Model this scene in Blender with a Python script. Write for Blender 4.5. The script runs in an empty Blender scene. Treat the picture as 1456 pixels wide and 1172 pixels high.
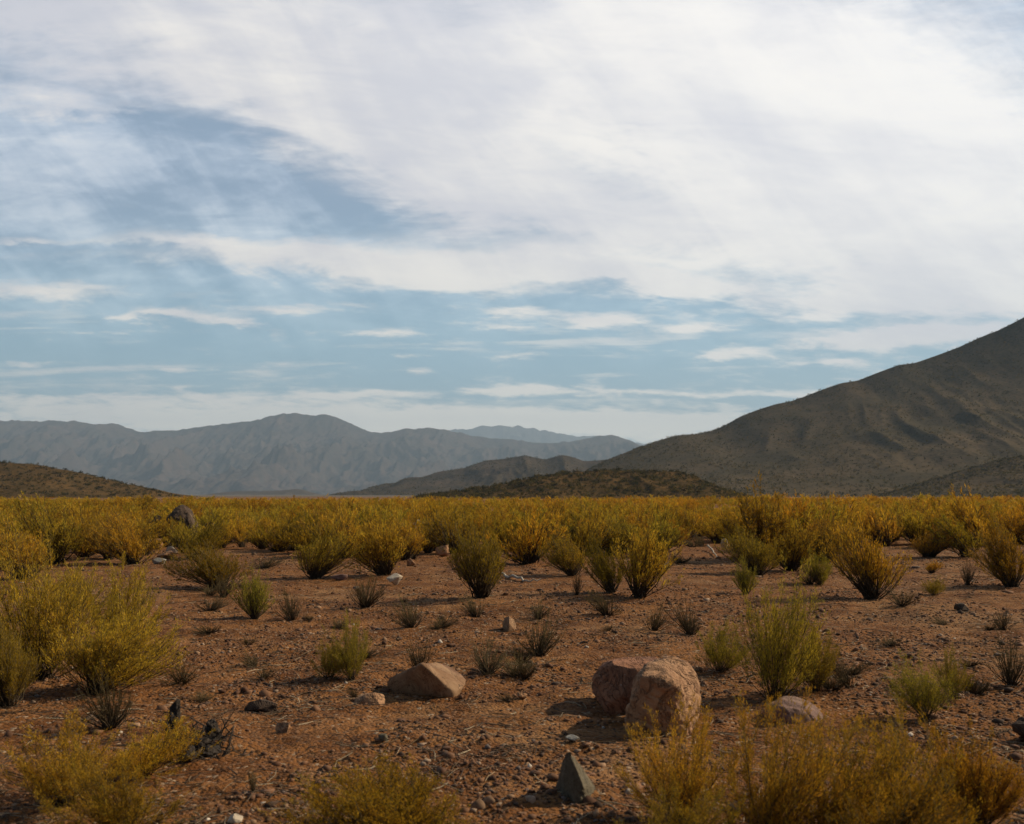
import bpy, bmesh, math, random
import numpy as np
from mathutils import Vector, Matrix

R = math.radians
scene = bpy.context.scene
COL = scene.collection
rng = np.random.default_rng(11)
random.seed(5)

# ------------------------------------------------------------------ camera numbers
CAM_H, FPX, HOR = 1.75, 1400.0, 703.0
PITCH = math.atan((HOR - 586.0) / FPX)
SUN_EL, SUN_AZ = R(34), R(73)

def ray(px, py):
    """world direction of a spot in the photograph, y scaled to 1"""
    cx, cy, cz = (px - 728.0) / FPX, (586.0 - py) / FPX, 1.0
    c, s = math.cos(PITCH), math.sin(PITCH)
    y, z = cz * c - cy * s, cz * s + cy * c
    return cx / y, z / y

# ------------------------------------------------------------------ noise
def _hash(i, j, seed):
    h = (i.astype(np.int64) * 374761393 + j.astype(np.int64) * 668265263 + seed * 1442695041) & 0x7fffffff
    h = ((h ^ (h >> 13)) * 1274126177) & 0x7fffffff
    h = ((h ^ (h >> 16)) * 1103515245 + 12345) & 0x7fffffff
    return ((h >> 8) & 0xffff) / 65535.0
def vn(x, y, seed=0):
    x = np.asarray(x, float); y = np.asarray(y, float)
    i, j = np.floor(x), np.floor(y)
    f, g = x - i, y - j
    f, g = f * f * f * (f * (f * 6 - 15) + 10), g * g * g * (g * (g * 6 - 15) + 10)
    a, b = _hash(i, j, seed), _hash(i + 1, j, seed)
    c, d = _hash(i, j + 1, seed), _hash(i + 1, j + 1, seed)
    return (a * (1 - f) + b * f) * (1 - g) + (c * (1 - f) + d * f) * g - 0.5
def fbm(x, y, seed=0, oct=5, gain=0.5):
    v, a = 0, 1
    for o in range(oct):
        v = v + a * vn(x, y, seed + o * 17); a *= gain
        x, y = x * 2.03 + 11.3, y * 2.03 + 5.7
    return v
def ridged(x, y, seed=0, oct=4, gain=0.5):
    v, a = 0, 1
    for o in range(oct):
        v = v + a * (1 - np.abs(vn(x, y, seed + o * 13)) * 4); a *= gain
        x, y = x * 2.05 + 3.1, y * 2.05 + 7.7
    return v
def sstep(a, b, x):
    t = np.clip((x - a) / (b - a), 0, 1); return t * t * (3 - 2 * t)

def gh(x, y):
    x = np.asarray(x, float); y = np.asarray(y, float)
    r = np.hypot(x, y)
    near = 1 - sstep(40, 90, r)
    h = 0.10 * vn(x / 3.1, y / 3.1, 1) + 0.045 * vn(x / .9, y / .9, 2)
    h = h + (0.040 * fbm(x / .24, y / .24, 3, 3) + .016 * np.maximum(ridged(x / .13, y / .13, 31, 2) - .9, 0)) * near
    return h * (1 - sstep(300, 900, r)) + 0.5 * vn(x / 40, y / 40, 9) * sstep(25, 80, r) * (1 - sstep(400, 900, r))

def ground_at(px, py):
    u, v = ray(px, py)
    y = -CAM_H / v
    for _ in range(6):
        z = float(gh(u * y, y)); y = -(CAM_H - z) / v
    return u * y, y, float(gh(u * y, y))

# ------------------------------------------------------------------ mesh helpers
def mesh_np(name, V, F, col=None, mat=None, smooth=False):
    """F: list of int arrays (n,3) or (n,4)"""
    if not isinstance(F, list): F = [F]
    me = bpy.data.meshes.new(name)
    V = np.ascontiguousarray(V, dtype=np.float32)
    loops = np.concatenate([f.ravel() for f in F]).astype(np.int32)
    tot = np.concatenate([np.full(len(f), f.shape[1], np.int32) for f in F])
    start = np.concatenate([[0], np.cumsum(tot)[:-1]]).astype(np.int32)
    me.vertices.add(len(V)); me.vertices.foreach_set('co', V.ravel())
    me.loops.add(len(loops)); me.loops.foreach_set('vertex_index', loops)
    me.polygons.add(len(tot)); me.polygons.foreach_set('loop_start', start); me.polygons.foreach_set('loop_total', tot)
    if smooth: me.polygons.foreach_set('use_smooth', np.ones(len(tot), bool))
    me.update(calc_edges=True)
    if col is not None:
        c = np.ones((len(V), 4), np.float32); c[:, :3] = col
        at = me.color_attributes.new('tone', 'FLOAT_COLOR', 'POINT'); at.data.foreach_set('color', c.ravel())
    if mat: me.materials.append(mat)
    return me
def link(name, data, parent=None):
    o = bpy.data.objects.new(name, data); COL.objects.link(o)
    if parent: o.parent = parent
    return o
def tag(o, label=None, cat=None, group=None, kind=None):
    for k, v in (('label', label), ('category', cat), ('group', group), ('kind', kind)):
        if v: o[k] = v
    return o

# ------------------------------------------------------------------ node helper
class NT:
    def __init__(s, tree): s.t = tree; s.n = tree.nodes; s.l = tree.links
    def new(s, typ, **kw):
        n = s.n.new(typ)
        for k, v in kw.items(): setattr(n, k, v)
        return n
    def put(s, sock, v):
        if isinstance(v, E): s.l.new(v.s, sock)
        elif isinstance(v, bpy.types.NodeSocket): s.l.new(v, sock)
        else: sock.default_value = v
    def math(s, op, *a, clamp=False):
        n = s.new('ShaderNodeMath', operation=op, use_clamp=clamp)
        for i, v in enumerate(a): s.put(n.inputs[i], v)
        return E(s, n.outputs[0])
    def noise(s, vec, scale, detail=4, rough=.5, dist=0, dim='3D'):
        n = s.new('ShaderNodeTexNoise', noise_dimensions=dim)
        s.put(n.inputs['Vector'], vec); n.inputs['Scale'].default_value = scale
        n.inputs['Detail'].default_value = detail; n.inputs['Roughness'].default_value = rough; n.inputs['Distortion'].default_value = dist
        return E(s, n.outputs['Fac'])
    def vor(s, vec, scale, out='Distance', feature='F1', rand=1):
        n = s.new('ShaderNodeTexVoronoi', feature=feature)
        s.put(n.inputs['Vector'], vec); n.inputs['Scale'].default_value = scale; n.inputs['Randomness'].default_value = rand
        return E(s, n.outputs[out])
    def xyz(s, x, y, z=0.0):
        n = s.new('ShaderNodeCombineXYZ')
        for i, v in enumerate((x, y, z)): s.put(n.inputs[i], v)
        return E(s, n.outputs[0])
    def sep(s, v):
        n = s.new('ShaderNodeSeparateXYZ'); s.put(n.inputs[0], v); return [E(s, o) for o in n.outputs]
    def mix(s, f, a, b, blend='MIX'):
        n = s.new('ShaderNodeMix', data_type='RGBA', blend_type=blend)
        s.put(n.inputs[0], f)
        for k, v in ((6, a), (7, b)):
            if isinstance(v, tuple) and len(v) == 3: v = (*v, 1)
            s.put(n.inputs[k], v)
        return E(s, n.outputs[2])
    def smooth(s, v, a, b):
        n = s.new('ShaderNodeMapRange', interpolation_type='SMOOTHSTEP')
        s.put(n.inputs[0], v); n.inputs[1].default_value = a; n.inputs[2].default_value = b
        return E(s, n.outputs[0])
    def bump(s, h, strength, dist):
        n = s.new('ShaderNodeBump'); s.put(n.inputs['Height'], h)
        n.inputs['Strength'].default_value = strength; n.inputs['Distance'].default_value = dist
        return n.outputs[0]
class E:
    def __init__(s, nt, sock): s.nt = nt; s.s = sock
    def __add__(s, o): return s.nt.math('ADD', s, o)
    __radd__ = __add__
    def __sub__(s, o): return s.nt.math('SUBTRACT', s, o)
    def __rsub__(s, o): return s.nt.math('SUBTRACT', o, s)
    def __mul__(s, o): return s.nt.math('MULTIPLY', s, o)
    __rmul__ = __mul__
    def __truediv__(s, o): return s.nt.math('DIVIDE', s, o)

def material(name):
    m = bpy.data.materials.new(name); m.use_nodes = True
    nt = NT(m.node_tree); nt.n.clear()
    out = nt.new('ShaderNodeOutputMaterial')
    return m, nt, out
def principled(nt, out, col, rough=.9, normal=None, spec=.2):
    b = nt.new('ShaderNodeBsdfPrincipled')
    if isinstance(col, tuple): col = (*col, 1)
    nt.put(b.inputs['Base Color'], col); nt.put(b.inputs['Roughness'], rough)
    b.inputs['Specular IOR Level'].default_value = spec
    if normal: nt.l.new(normal, b.inputs['Normal'])
    nt.l.new(b.outputs[0], out.inputs['Surface'])
    return b
def obj_coord(nt): return E(nt, nt.new('ShaderNodeTexCoord').outputs['Object'])

# ------------------------------------------------------------------ materials
def mat_ground():
    m, nt, out = material('desert_soil')
    P = obj_coord(nt)
    big = nt.noise(P, .22, 5, .6); mid = nt.noise(P, 1.3, 6, .65); fine = nt.noise(P, 16, 6, .7)
    c = nt.mix(nt.smooth(mid, .32, .68), (.125, .045, .0125), (.285, .120, .037))
    c = nt.mix(nt.smooth(big + (mid - .5) * .5, .50, .66) * .6, c, (.31, .170, .075))
    c = nt.mix(nt.smooth(nt.noise(P, .55, 6, .65, .6), .56, .70) * .6, c, (.085, .042, .020))
    c = nt.mix(nt.smooth(fine, .50, .72) * .55, c, (.075, .036, .019))
    ln = nt.new('ShaderNodeVectorMath', operation='LENGTH'); nt.put(ln.inputs[0], P)
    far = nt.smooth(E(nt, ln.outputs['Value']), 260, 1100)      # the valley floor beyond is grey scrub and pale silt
    # gravel chips: every cell its own tone
    cell = nt.new('ShaderNodeTexVoronoi'); nt.put(cell.inputs['Vector'], P); cell.inputs['Scale'].default_value = 34
    chip = nt.sep(E(nt, cell.outputs['Color']))
    c = nt.mix(nt.smooth(chip[0], .72, .86) * .6, c, (.27, .145, .075))
    c = nt.mix(nt.smooth(chip[1], .76, .9) * .7, c, (.05, .026, .016))
    c = nt.mix(nt.smooth(chip[2], .965, .985) * .7, c, (.42, .31, .21))
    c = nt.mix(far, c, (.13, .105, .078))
    h = fine * .6 + nt.vor(P, 34) * -.5 + nt.noise(P, 55, 3, .6) * .4
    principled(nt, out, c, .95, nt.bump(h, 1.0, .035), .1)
    return m
def mat_hill(name, a, b, dark, patch, speck, fine=.05, speck_amt=.6, bump=1.0):
    """patch / speck: noise scales in 1/m"""
    m, nt, out = material(name)
    P = obj_coord(nt)
    n1 = nt.noise(P, patch, 6, .62, .4); n2 = nt.noise(P, speck * .35, 4, .7)
    c = nt.mix(nt.smooth(n1, .36, .64), a, b)
    d = nt.vor(P, speck)
    spots = nt.smooth(d + (n2 - .5) * .9, .5, .18)
    c = nt.mix(spots * speck_amt, c, dark)
    f = nt.noise(P, speck * 1.7, 3, .7)
    c = nt.mix(nt.smooth(f, .55, .8) * .35, c, tuple(min(1, q * 1.9) for q in b))
    principled(nt, out, c, 1, nt.bump(n1 * 1.0 + f * .12, bump, 1.2 / patch * .05), 0)
    return m
def mat_foliage():
    m, nt, out = material('shrub_leaves')
    a = nt.new('ShaderNodeVertexColor', layer_name='tone')
    oi = nt.new('ShaderNodeObjectInfo')
    c = nt.mix(1.0, E(nt, a.outputs['Color']), E(nt, oi.outputs['Color']), 'MULTIPLY')
    d = nt.new('ShaderNodeBsdfDiffuse'); nt.put(d.inputs[0], c)
    t = nt.new('ShaderNodeBsdfTranslucent'); nt.put(t.inputs[0], nt.mix(1.0, c, (1, .92, .7), 'MULTIPLY'))
    x = nt.new('ShaderNodeMixShader'); x.inputs[0].default_value = .42
    nt.l.new(d.outputs[0], x.inputs[1]); nt.l.new(t.outputs[0], x.inputs[2]); nt.l.new(x.outputs[0], out.inputs[0])
    return m
def mat_stem():
    m, nt, out = material('shrub_wood')
    a = nt.new('ShaderNodeVertexColor', layer_name='tone')
    P = obj_coord(nt)
    c = nt.mix(nt.noise(P, 30, 3) * .7, E(nt, a.outputs['Color']), (.05, .037, .025))
    principled(nt, out, c, .9, None, .1); return m
def mat_tone(name, rough=.9):
    m, nt, out = material(name)
    a = nt.new('ShaderNodeVertexColor', layer_name='tone')
    P = obj_coord(nt)
    c = nt.mix(nt.smooth(nt.noise(P, 60, 4, .7), .4, .75) * .45, E(nt, a.outputs['Color']), (.06, .035, .022))
    principled(nt, out, c, rough, None, .2); return m
def mat_rock(name, a, b, stain, scale=7, bump=.35, rough=.85, vein=None):
    m, nt, out = material(name)
    P = obj_coord(nt)
    n = nt.noise(P, scale, 7, .65, .3); f = nt.noise(P, scale * 9, 5, .75); st = nt.noise(P, scale * .45, 5, .6, .8)
    c = nt.mix(nt.smooth(n, .35, .65), a, b)
    c = nt.mix(nt.smooth(st, .52, .66) * .75, c, stain)
    c = nt.mix(nt.smooth(f, .55, .8) * .5, c, tuple(q * .45 for q in a))
    if vein: c = nt.mix(nt.smooth(nt.vor(P, scale * 3), .13, .05) * .7, c, vein)
    ck = nt.math('ABSOLUTE', nt.noise(P, scale * .8, 4, .7, 1.2) - .5)
    c = nt.mix(nt.smooth(ck, .014, .0) * .75, c, tuple(q * .22 for q in a))
    li = nt.noise(P, scale * 2.3, 5, .7, .5)
    c = nt.mix(nt.smooth(li, .60, .68) * .5, c, tuple(min(.6, q * 1.55 + .02) for q in b))
    h = nt.smooth(ck, .0, .03) * .35 + n * .6 + f * .30 + nt.vor(P, scale * 2.2, feature='F1') * .25
    principled(nt, out, c, rough, nt.bump(h, bump, .05), .25)
    return m

M_GROUND = mat_ground(); M_FOL = mat_foliage(); M_STEM = mat_stem()
M_PEB = mat_tone('loose_stone'); M_STRAW = mat_tone('dry_straw')

# ------------------------------------------------------------------ ground: one sheet out to the horizon
def build_ground():
    rad = [0.6]
    while rad[-1] < 17800:
        r = rad[-1]
        k = .02 if r < 4 else .0042 if r < 16 else .009 if r < 40 else .022 if r < 200 else .06
        rad.append(r * (1 + k))
    rad = np.array(rad)
    ang = np.concatenate([np.arange(-180, -44, 4.0), np.arange(-44, 44.01, .19), np.arange(48, 180, 4.0)])
    A = np.radians(ang)
    X = rad[:, None] * np.sin(A)[None]; Y = rad[:, None] * np.cos(A)[None]
    Z = gh(X, Y)
    V = np.stack([X, Y, Z], -1).reshape(-1, 3)
    n, k = len(rad), len(A)
    i = np.arange(n - 1)[:, None] * k; j = np.arange(k)[None]; j2 = (j + 1) % k
    F = np.stack([i + j, i + k + j, i + k + j2, i + j2], -1).reshape(-1, 4)[:, ::-1]
    V = np.concatenate([V, [[0, 0, 0]]])
    cap = np.stack([np.full(k, len(V) - 1), np.arange(k), (np.arange(k) + 1) % k], -1)[:, ::-1]
    me = mesh_np('ground', V, [F, cap], None, M_GROUND, True)
    return tag(link('ground', me), 'reddish brown stony desert soil running out to the hills', 'ground', None, 'structure')
build_ground()

# ------------------------------------------------------------------ hills and mountains
def terrain(name, prof, D, front, back, mat, label, spur, spur_amp, seed, nx=420, ny=150, kind_cat='mountain', power=1.25, swing=.0, rough=.012):
    """prof: skyline heights along the crest line at distance D; the crest line wanders, the slopes carry spurs and gullies"""
    us = np.array([ray(*p)[0] for p in prof]); vs = np.array([ray(*p)[1] for p in prof])
    x = np.linspace(us[0] * D, us[-1] * D, nx)
    H0 = np.interp(x / D, us, vs)
    ker = np.ones(5) / 5; H0 = np.convolve(np.pad(H0, 2, 'edge'), ker, 'valid')
    H = H0 * D + CAM_H
    H = H * (1 + rough * .8 * fbm(x / (spur * .55), x * 0 + 3.3, seed + 60, 5, .62))
    s = np.linspace(-1, 1, ny); s = np.sign(s) * np.abs(s) ** 1.25
    X = np.repeat(x[None], ny, 0); S = np.repeat(s[:, None], nx, 1)
    Y = D + np.where(S < 0, S * front, S * back) + swing * vn(X / (spur * 3), X * 0, seed + 5)
    t = np.abs(S)
    base = (1 - t) ** power
    base = base * (1 - .25 * np.sin(np.pi * t) * 0)
    rx = X + spur * .5 * vn(X / spur, Y / spur, seed + 40)
    rg = np.sign(ridged(rx / spur, Y / (spur * 2.6), seed, 5)) * np.abs(ridged(rx / spur, Y / (spur * 2.6), seed, 5)) ** 1.4 * .8 - .9
    env = np.sin(np.pi * np.clip(t, 0, 1)) ** .8
    Z = np.maximum(H[None], 0) * (base + spur_amp * rg * env * .5) + np.maximum(H[None], 0) * rough * fbm(X / (spur * .14), Y / (spur * .3), seed + 9, 3) * (.3 + env)
    Z = Z + np.maximum(H[None], 0) * spur_amp * .07 * (ridged(rx / (spur * .3), Y / (spur * .55), seed + 70, 3) - .8) * env
    Z = np.where(t > .999, -3, Z)
    V = np.stack([X, Y, Z - 1.0], -1).reshape(-1, 3)
    i = np.arange(ny - 1)[:, None] * nx; j = np.arange(nx - 1)[None]
    F = np.stack([i + j, i + j + 1, i + nx + j + 1, i + nx + j], -1).reshape(-1, 4)
    o = link(name, mesh_np(name, V, F, None, mat, True))
    tag(o, label, kind_cat, None, 'structure')
    return o, X, Y, Z - 1.0

M_FAR = mat_hill('far_range_scrub', (.078, .054, .045), (.045, .037, .033), (.018, .018, .015), .004, .03, speck_amt=.6)
M_BLUE = mat_hill('distant_rock', (.07, .065, .06), (.05, .05, .05), (.035, .035, .035), .001, .006, speck_amt=.4)
M_BIG = mat_hill('shaded_mountain_scrub', (.108, .078, .048), (.078, .062, .040), (.036, .034, .022), .014, .25, speck_amt=.6)  # scrub colour kept dark to carry the cloud shade on this slope
M_MID = mat_hill('ridge_scrub', (.085, .060, .040), (.054, .042, .029), (.020, .020, .013), .007, .15, speck_amt=.7)
M_LOW = mat_hill('low_hill_soil', (.115, .066, .026), (.075, .047, .020), (.03, .028, .014), .03, .45, speck_amt=.7)

terrain('mountain', [(560, 632), (600, 622), (630, 611), (660, 609), (690, 603), (720, 604), (745, 606), (760, 609), (790, 615), (820, 620), (840, 615), (860, 617), (890, 627), (915, 630), (960, 645), (1020, 660)],
        17200, 3200, 1700, M_BLUE, 'pale blue mountain range farthest away behind the valley', 900, .35, 3, nx=500, ny=160, rough=.085)
terrain('mountain', [(-420, 640), (-300, 600), (-180, 604), (-100, 594), (0, 597), (60, 597), (110, 599), (150, 600), (165, 604), (180, 610), (205, 615), (250, 611), (275, 608), (300, 605), (350, 599), (370, 595), (385, 592), (405, 587), (420, 586), (440, 588), (460, 590), (480, 594), (500, 602), (520, 611), (540, 615), (570, 612), (600, 609), (630, 611), (650, 614), (700, 622), (740, 625), (790, 630), (805, 628), (825, 624), (850, 618), (870, 618), (885, 621), (900, 629), (915, 640), (960, 660), (1010, 690)],
        9000, 3300, 2200, M_FAR, 'grey hazy mountain range across the valley with a rounded summit', 430, .36, 21, nx=1000, ny=320, swing=200, rough=.05)
terrain('hill', [(270, 708), (290, 705), (315, 700), (335, 698), (370, 698), (400, 697), (420, 695), (432, 696), (445, 701), (462, 707), (480, 709)],
        3600, 300, 300, M_MID, 'tiny dark hill low on the valley floor before the grey range', 120, .3, 8, nx=160, ny=60, kind_cat='hill')
mid = terrain('ridge', [(470, 712), (500, 703), (522, 694), (545, 687), (565, 686), (580, 678), (600, 678), (625, 670), (640, 668), (660, 665), (690, 654), (715, 652), (745, 647), (762, 650), (775, 653), (800, 646), (815, 649), (830, 655), (860, 653), (890, 648), (960, 640), (1060, 640), (1160, 680), (1200, 700)],
        2000, 460, 520, M_MID, 'dark lumpy ridge descending leftward behind the low central mound', 150, .4, 33, nx=400, ny=140, kind_cat='ridge')
big = terrain('mountain', [(760, 712), (800, 692), (840, 664), (875, 648), (905, 636), (935, 626), (960, 618), (980, 616), (1000, 614), (1020, 609), (1035, 602), (1055, 590), (1080, 580), (1105, 572), (1130, 567), (1165, 554), (1200, 542), (1225, 538), (1250, 528), (1280, 517), (1305, 513), (1330, 505), (1365, 492), (1400, 476), (1420, 468), (1456, 449), (1520, 420), (1600, 395), (1700, 372), (1820, 366), (1950, 400), (2150, 520), (2350, 690)],
        1150, 520, 520, M_BIG, 'large dark scrub covered mountain rising at the right', 300, .25, 57, nx=760, ny=300, swing=60, power=1.1, rough=.010)
foot = terrain('hill', [(1200, 715), (1250, 704), (1275, 697), (1300, 688), (1340, 676), (1370, 667), (1400, 657), (1430, 650), (1470, 644), (1560, 636), (1680, 645), (1800, 690)],
        640, 150, 130, M_BIG, 'low dark foothill at the foot of the large mountain', 70, .35, 71, nx=220, ny=90, kind_cat='hill')
low = []
low.append(terrain('hill', [(520, 716), (555, 709), (590, 704), (620, 700), (660, 694), (700, 688), (735, 680), (760, 675), (790, 670), (820, 667), (860, 666), (900, 667), (960, 667), (980, 671), (1000, 680), (1020, 690), (1045, 704), (1075, 716)],
        430, 80, 70, M_LOW, 'flat topped brown mound dotted with bushes before the dark ridge', 40, .25, 81, nx=240, ny=100, kind_cat='hill', power=.9, rough=.05))
low.append(terrain('hill', [(-420, 690), (-300, 660), (-180, 640), (-80, 646), (0, 655), (40, 657), (60, 660), (95, 666), (120, 671), (150, 679), (180, 686), (205, 692), (230, 698), (260, 707), (285, 716)],
        560, 120, 100, M_LOW, 'low brown hill dotted with bushes at the left edge', 55, .3, 95, nx=240, ny=100, kind_cat='hill', power=.95, rough=.04))

# ------------------------------------------------------------------ leaf and stem builders
PAL = {  # straw-gold, deep gold, olive, brown
    'gold': [(.62, .395, .042), (.54, .325, .034), (.46, .34, .044), (.32, .185, .036)],
    'olive': [(.46, .330, .040), (.38, .285, .040), (.52, .36, .045), (.24, .195, .034)],
    'rust': [(.59, .345, .036), (.50, .270, .030), (.58, .385, .042), (.31, .165, .034)],
    'grey': [(.10, .080, .050), (.14, .10, .060), (.075, .055, .035), (.17, .12, .065)],
}
def tubes(paths, radii, sides=3):
    """paths (n,k,3), radii (n,k)"""
    n, k, _ = paths.shape
    tan = np.gradient(paths, axis=1); tan /= np.linalg.norm(tan, axis=2, keepdims=True) + 1e-9
    ref = np.zeros_like(tan); ref[..., 0] = 1; ref[np.abs(tan[..., 0]) > .9] = (0, 1, 0)
    a = np.cross(tan, ref); a /= np.linalg.norm(a, axis=2, keepdims=True) + 1e-9
    b = np.cross(tan, a)
    th = np.arange(sides) * 2 * np.pi / sides
    V = paths[:, :, None] + radii[:, :, None, None] * (np.cos(th)[None, None, :, None] * a[:, :, None] + np.sin(th)[None, None, :, None] * b[:, :, None])
    base = (np.arange(n) * k * sides)[:, None, None] + (np.arange(k - 1) * sides)[None, :, None]
    s = np.arange(sides)[None, None]; s2 = (s + 1) % sides
    F = np.stack([base + s, base + s2, base + sides + s2, base + sides + s], -1).reshape(-1, 4)
    return V.reshape(-1, 3), F
def leaves(P, D, L, W, r):
    """thin triangles at P pointing along D"""
    n = len(P)
    D = D / (np.linalg.norm(D, axis=1, keepdims=True) + 1e-9)
    q = r.normal(size=(n, 3)); s = np.cross(D, q); s /= np.linalg.norm(s, axis=1, keepdims=True) + 1e-9
    L, W = L[:, None], W[:, None]
    V = np.stack([P - s * W * .3, P + s * W * .7 + D * L * .45, P + D * L], 1).reshape(-1, 3)
    return V, np.arange(3 * n).reshape(-1, 3)

def shrub_geo(seed, nst, ntw, nleaf, lsize, pal, rw=.5, loose=0.0, bare=.34, stem_r=.006, sides=3, rand_dir=.34, skew=.16):
    """a vase-shaped shrub, 1 high, rw its half width. returns (stem V,F,C), (leaf V,F,C)"""
    r = np.random.default_rng(seed)
    k = 6
    phi = r.uniform(0, 2 * np.pi, nst); q = np.sqrt(r.uniform(0.0, 1, nst))
    lob = 1 + .22 * np.sin(phi * 2 + r.uniform(0, 6)) + .18 * np.sin(phi * 3 + r.uniform(0, 6))
    rad = rw * q * lob * r.uniform(.85, 1.12, nst)
    top = (1 - .42 * q ** 2.6) * r.uniform(.72, 1.02, nst)
    if loose: top *= np.clip(r.normal(.9, loose, nst), .45, 1.15)
    t = np.linspace(0, 1, k)[None]
    spread = t ** .85 * .85 + t ** 2 * .15
    b0 = r.normal(0, .035, (nst, 2)); sk = r.normal(0, skew, 2)
    top = top * (1 + .9 * (np.cos(phi) * sk[0] + np.sin(phi) * sk[1]))
    wob = r.normal(0, .018, (nst, k, 2)).cumsum(1)
    x = b0[:, :1] + sk[0] * .8 * t ** 1.5 + np.cos(phi)[:, None] * rad[:, None] * spread + wob[..., 0]
    y = b0[:, 1:] + sk[1] * .8 * t ** 1.5 + np.sin(phi)[:, None] * rad[:, None] * spread + wob[..., 1]
    z = top[:, None] * (t * (1.0 - .12 * q[:, None] * np.sin(np.pi * t))) - .02
    path = np.stack([x, y, z], -1)
    sr = stem_r * (1.25 - t) * r.uniform(.7, 1.3, (nst, 1))
    SV, SF = tubes(path, sr, sides)
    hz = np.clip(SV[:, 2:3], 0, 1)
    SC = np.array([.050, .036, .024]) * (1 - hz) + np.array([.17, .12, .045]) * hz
    SC = SC * r.uniform(.8, 1.2, (len(SV), 1))
    # twiglets on the upper part of the stems
    si = r.integers(0, nst, ntw); tt = bare + (1.0 - bare) * r.uniform(0, 1, ntw) ** .75
    f = tt * (k - 1); i0 = np.minimum(f.astype(int), k - 2); fr = (f - i0)[:, None]
    p0 = path[si, i0] * (1 - fr) + path[si, i0 + 1] * fr
    d = path[si, i0 + 1] - path[si, i0]; d /= np.linalg.norm(d, axis=1, keepdims=True)
    d = d + r.normal(0, .38, (ntw, 3)); d[:, 2] += .25; d /= np.linalg.norm(d, axis=1, keepdims=True)
    ln = r.uniform(.08, .22, ntw)[:, None] * (1.15 - .4 * tt[:, None])
    p1 = p0 + d * ln * .5 + r.normal(0, .01, (ntw, 3)); p2 = p0 + d * ln + np.array([0, 0, .02])
    tp = np.stack([p0, p1, p2], 1)
    TV, TF = tubes(tp, np.full((ntw, 3), stem_r * .38) * np.array([1, .8, .5]), 3)
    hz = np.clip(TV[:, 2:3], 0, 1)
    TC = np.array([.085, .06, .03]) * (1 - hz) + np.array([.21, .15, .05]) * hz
    SF = np.concatenate([SF, TF + len(SV)]); SV = np.concatenate([SV, TV]); SC = np.concatenate([SC, TC])
    # leaves / seed heads along the twiglets
    ti = r.integers(0, ntw, nleaf); w = r.uniform(0, 1.05, nleaf)[:, None]
    lp = p0[ti] * (1 - w) + p2[ti] * w + r.normal(0, .012, (nleaf, 3))
    ld = d[ti] + r.normal(0, rand_dir, (nleaf, 3)); ld[:, 2] += .35
    LV, LF = leaves(lp, ld, lsize * r.uniform(.6, 1.7, nleaf), lsize * .20 * r.uniform(.6, 1.5, nleaf), r)
    pal = np.array(PAL[pal]); tw_tone = r.choice(4, ntw, p=[.42, .28, .18, .12])
    c = pal[tw_tone[ti]] * r.uniform(.65, 1.35, (nleaf, 1))
    LC = np.repeat(c, 3, 0)
    return (SV, SF, SC), (LV, LF, LC)

PROTO = {}
def proto(key, **kw):
    st, lf = shrub_geo(**kw)
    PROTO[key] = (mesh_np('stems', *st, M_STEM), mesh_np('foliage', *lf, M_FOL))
sd = 100
for pal in ('gold', 'olive', 'rust'):
    for i in range(3):
        sd += 1
        proto(('near', pal, i), seed=sd, nst=130, ntw=1900, nleaf=26000, lsize=.030, pal=pal, rw=.5, loose=.12, bare=.28, stem_r=.0055)
    for i in range(6):
        sd += 1
        proto(('mid', pal, i), seed=sd + 40, nst=(110, 80, 130)[i % 3], ntw=900, nleaf=9500, lsize=.040, pal=pal, rw=(.5, .44, .56)[i % 3], loose=(.06, .18, .1)[i % 3], bare=(.36, .24, .46)[i // 2], stem_r=.008)
        proto(('field', pal, i), seed=sd + 80, nst=(70, 50, 90)[i % 3], ntw=400, nleaf=3300, lsize=.068, pal=pal, rw=(.5, .42, .6)[i % 3], loose=(.05, .16, .1)[i % 3], bare=(.34, .2, .42)[i // 2], stem_r=.010)
for i in range(3):
    proto(('spray', 'olive', i), seed=300 + i, nst=60, ntw=1000, nleaf=16000, lsize=.028, pal='olive', rw=.5, loose=.25, bare=.2, stem_r=.0045)
    proto(('spray', 'gold', i), seed=310 + i, nst=60, ntw=1000, nleaf=16000, lsize=.028, pal='gold', rw=.5, loose=.25, bare=.2, stem_r=.0045)
for i in range(5):
    proto(('dead', 'grey', i), seed=330 + i, nst=60, ntw=420, nleaf=900, lsize=.03, pal='grey', rw=.55, loose=.2, bare=.2, stem_r=.011)

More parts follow.
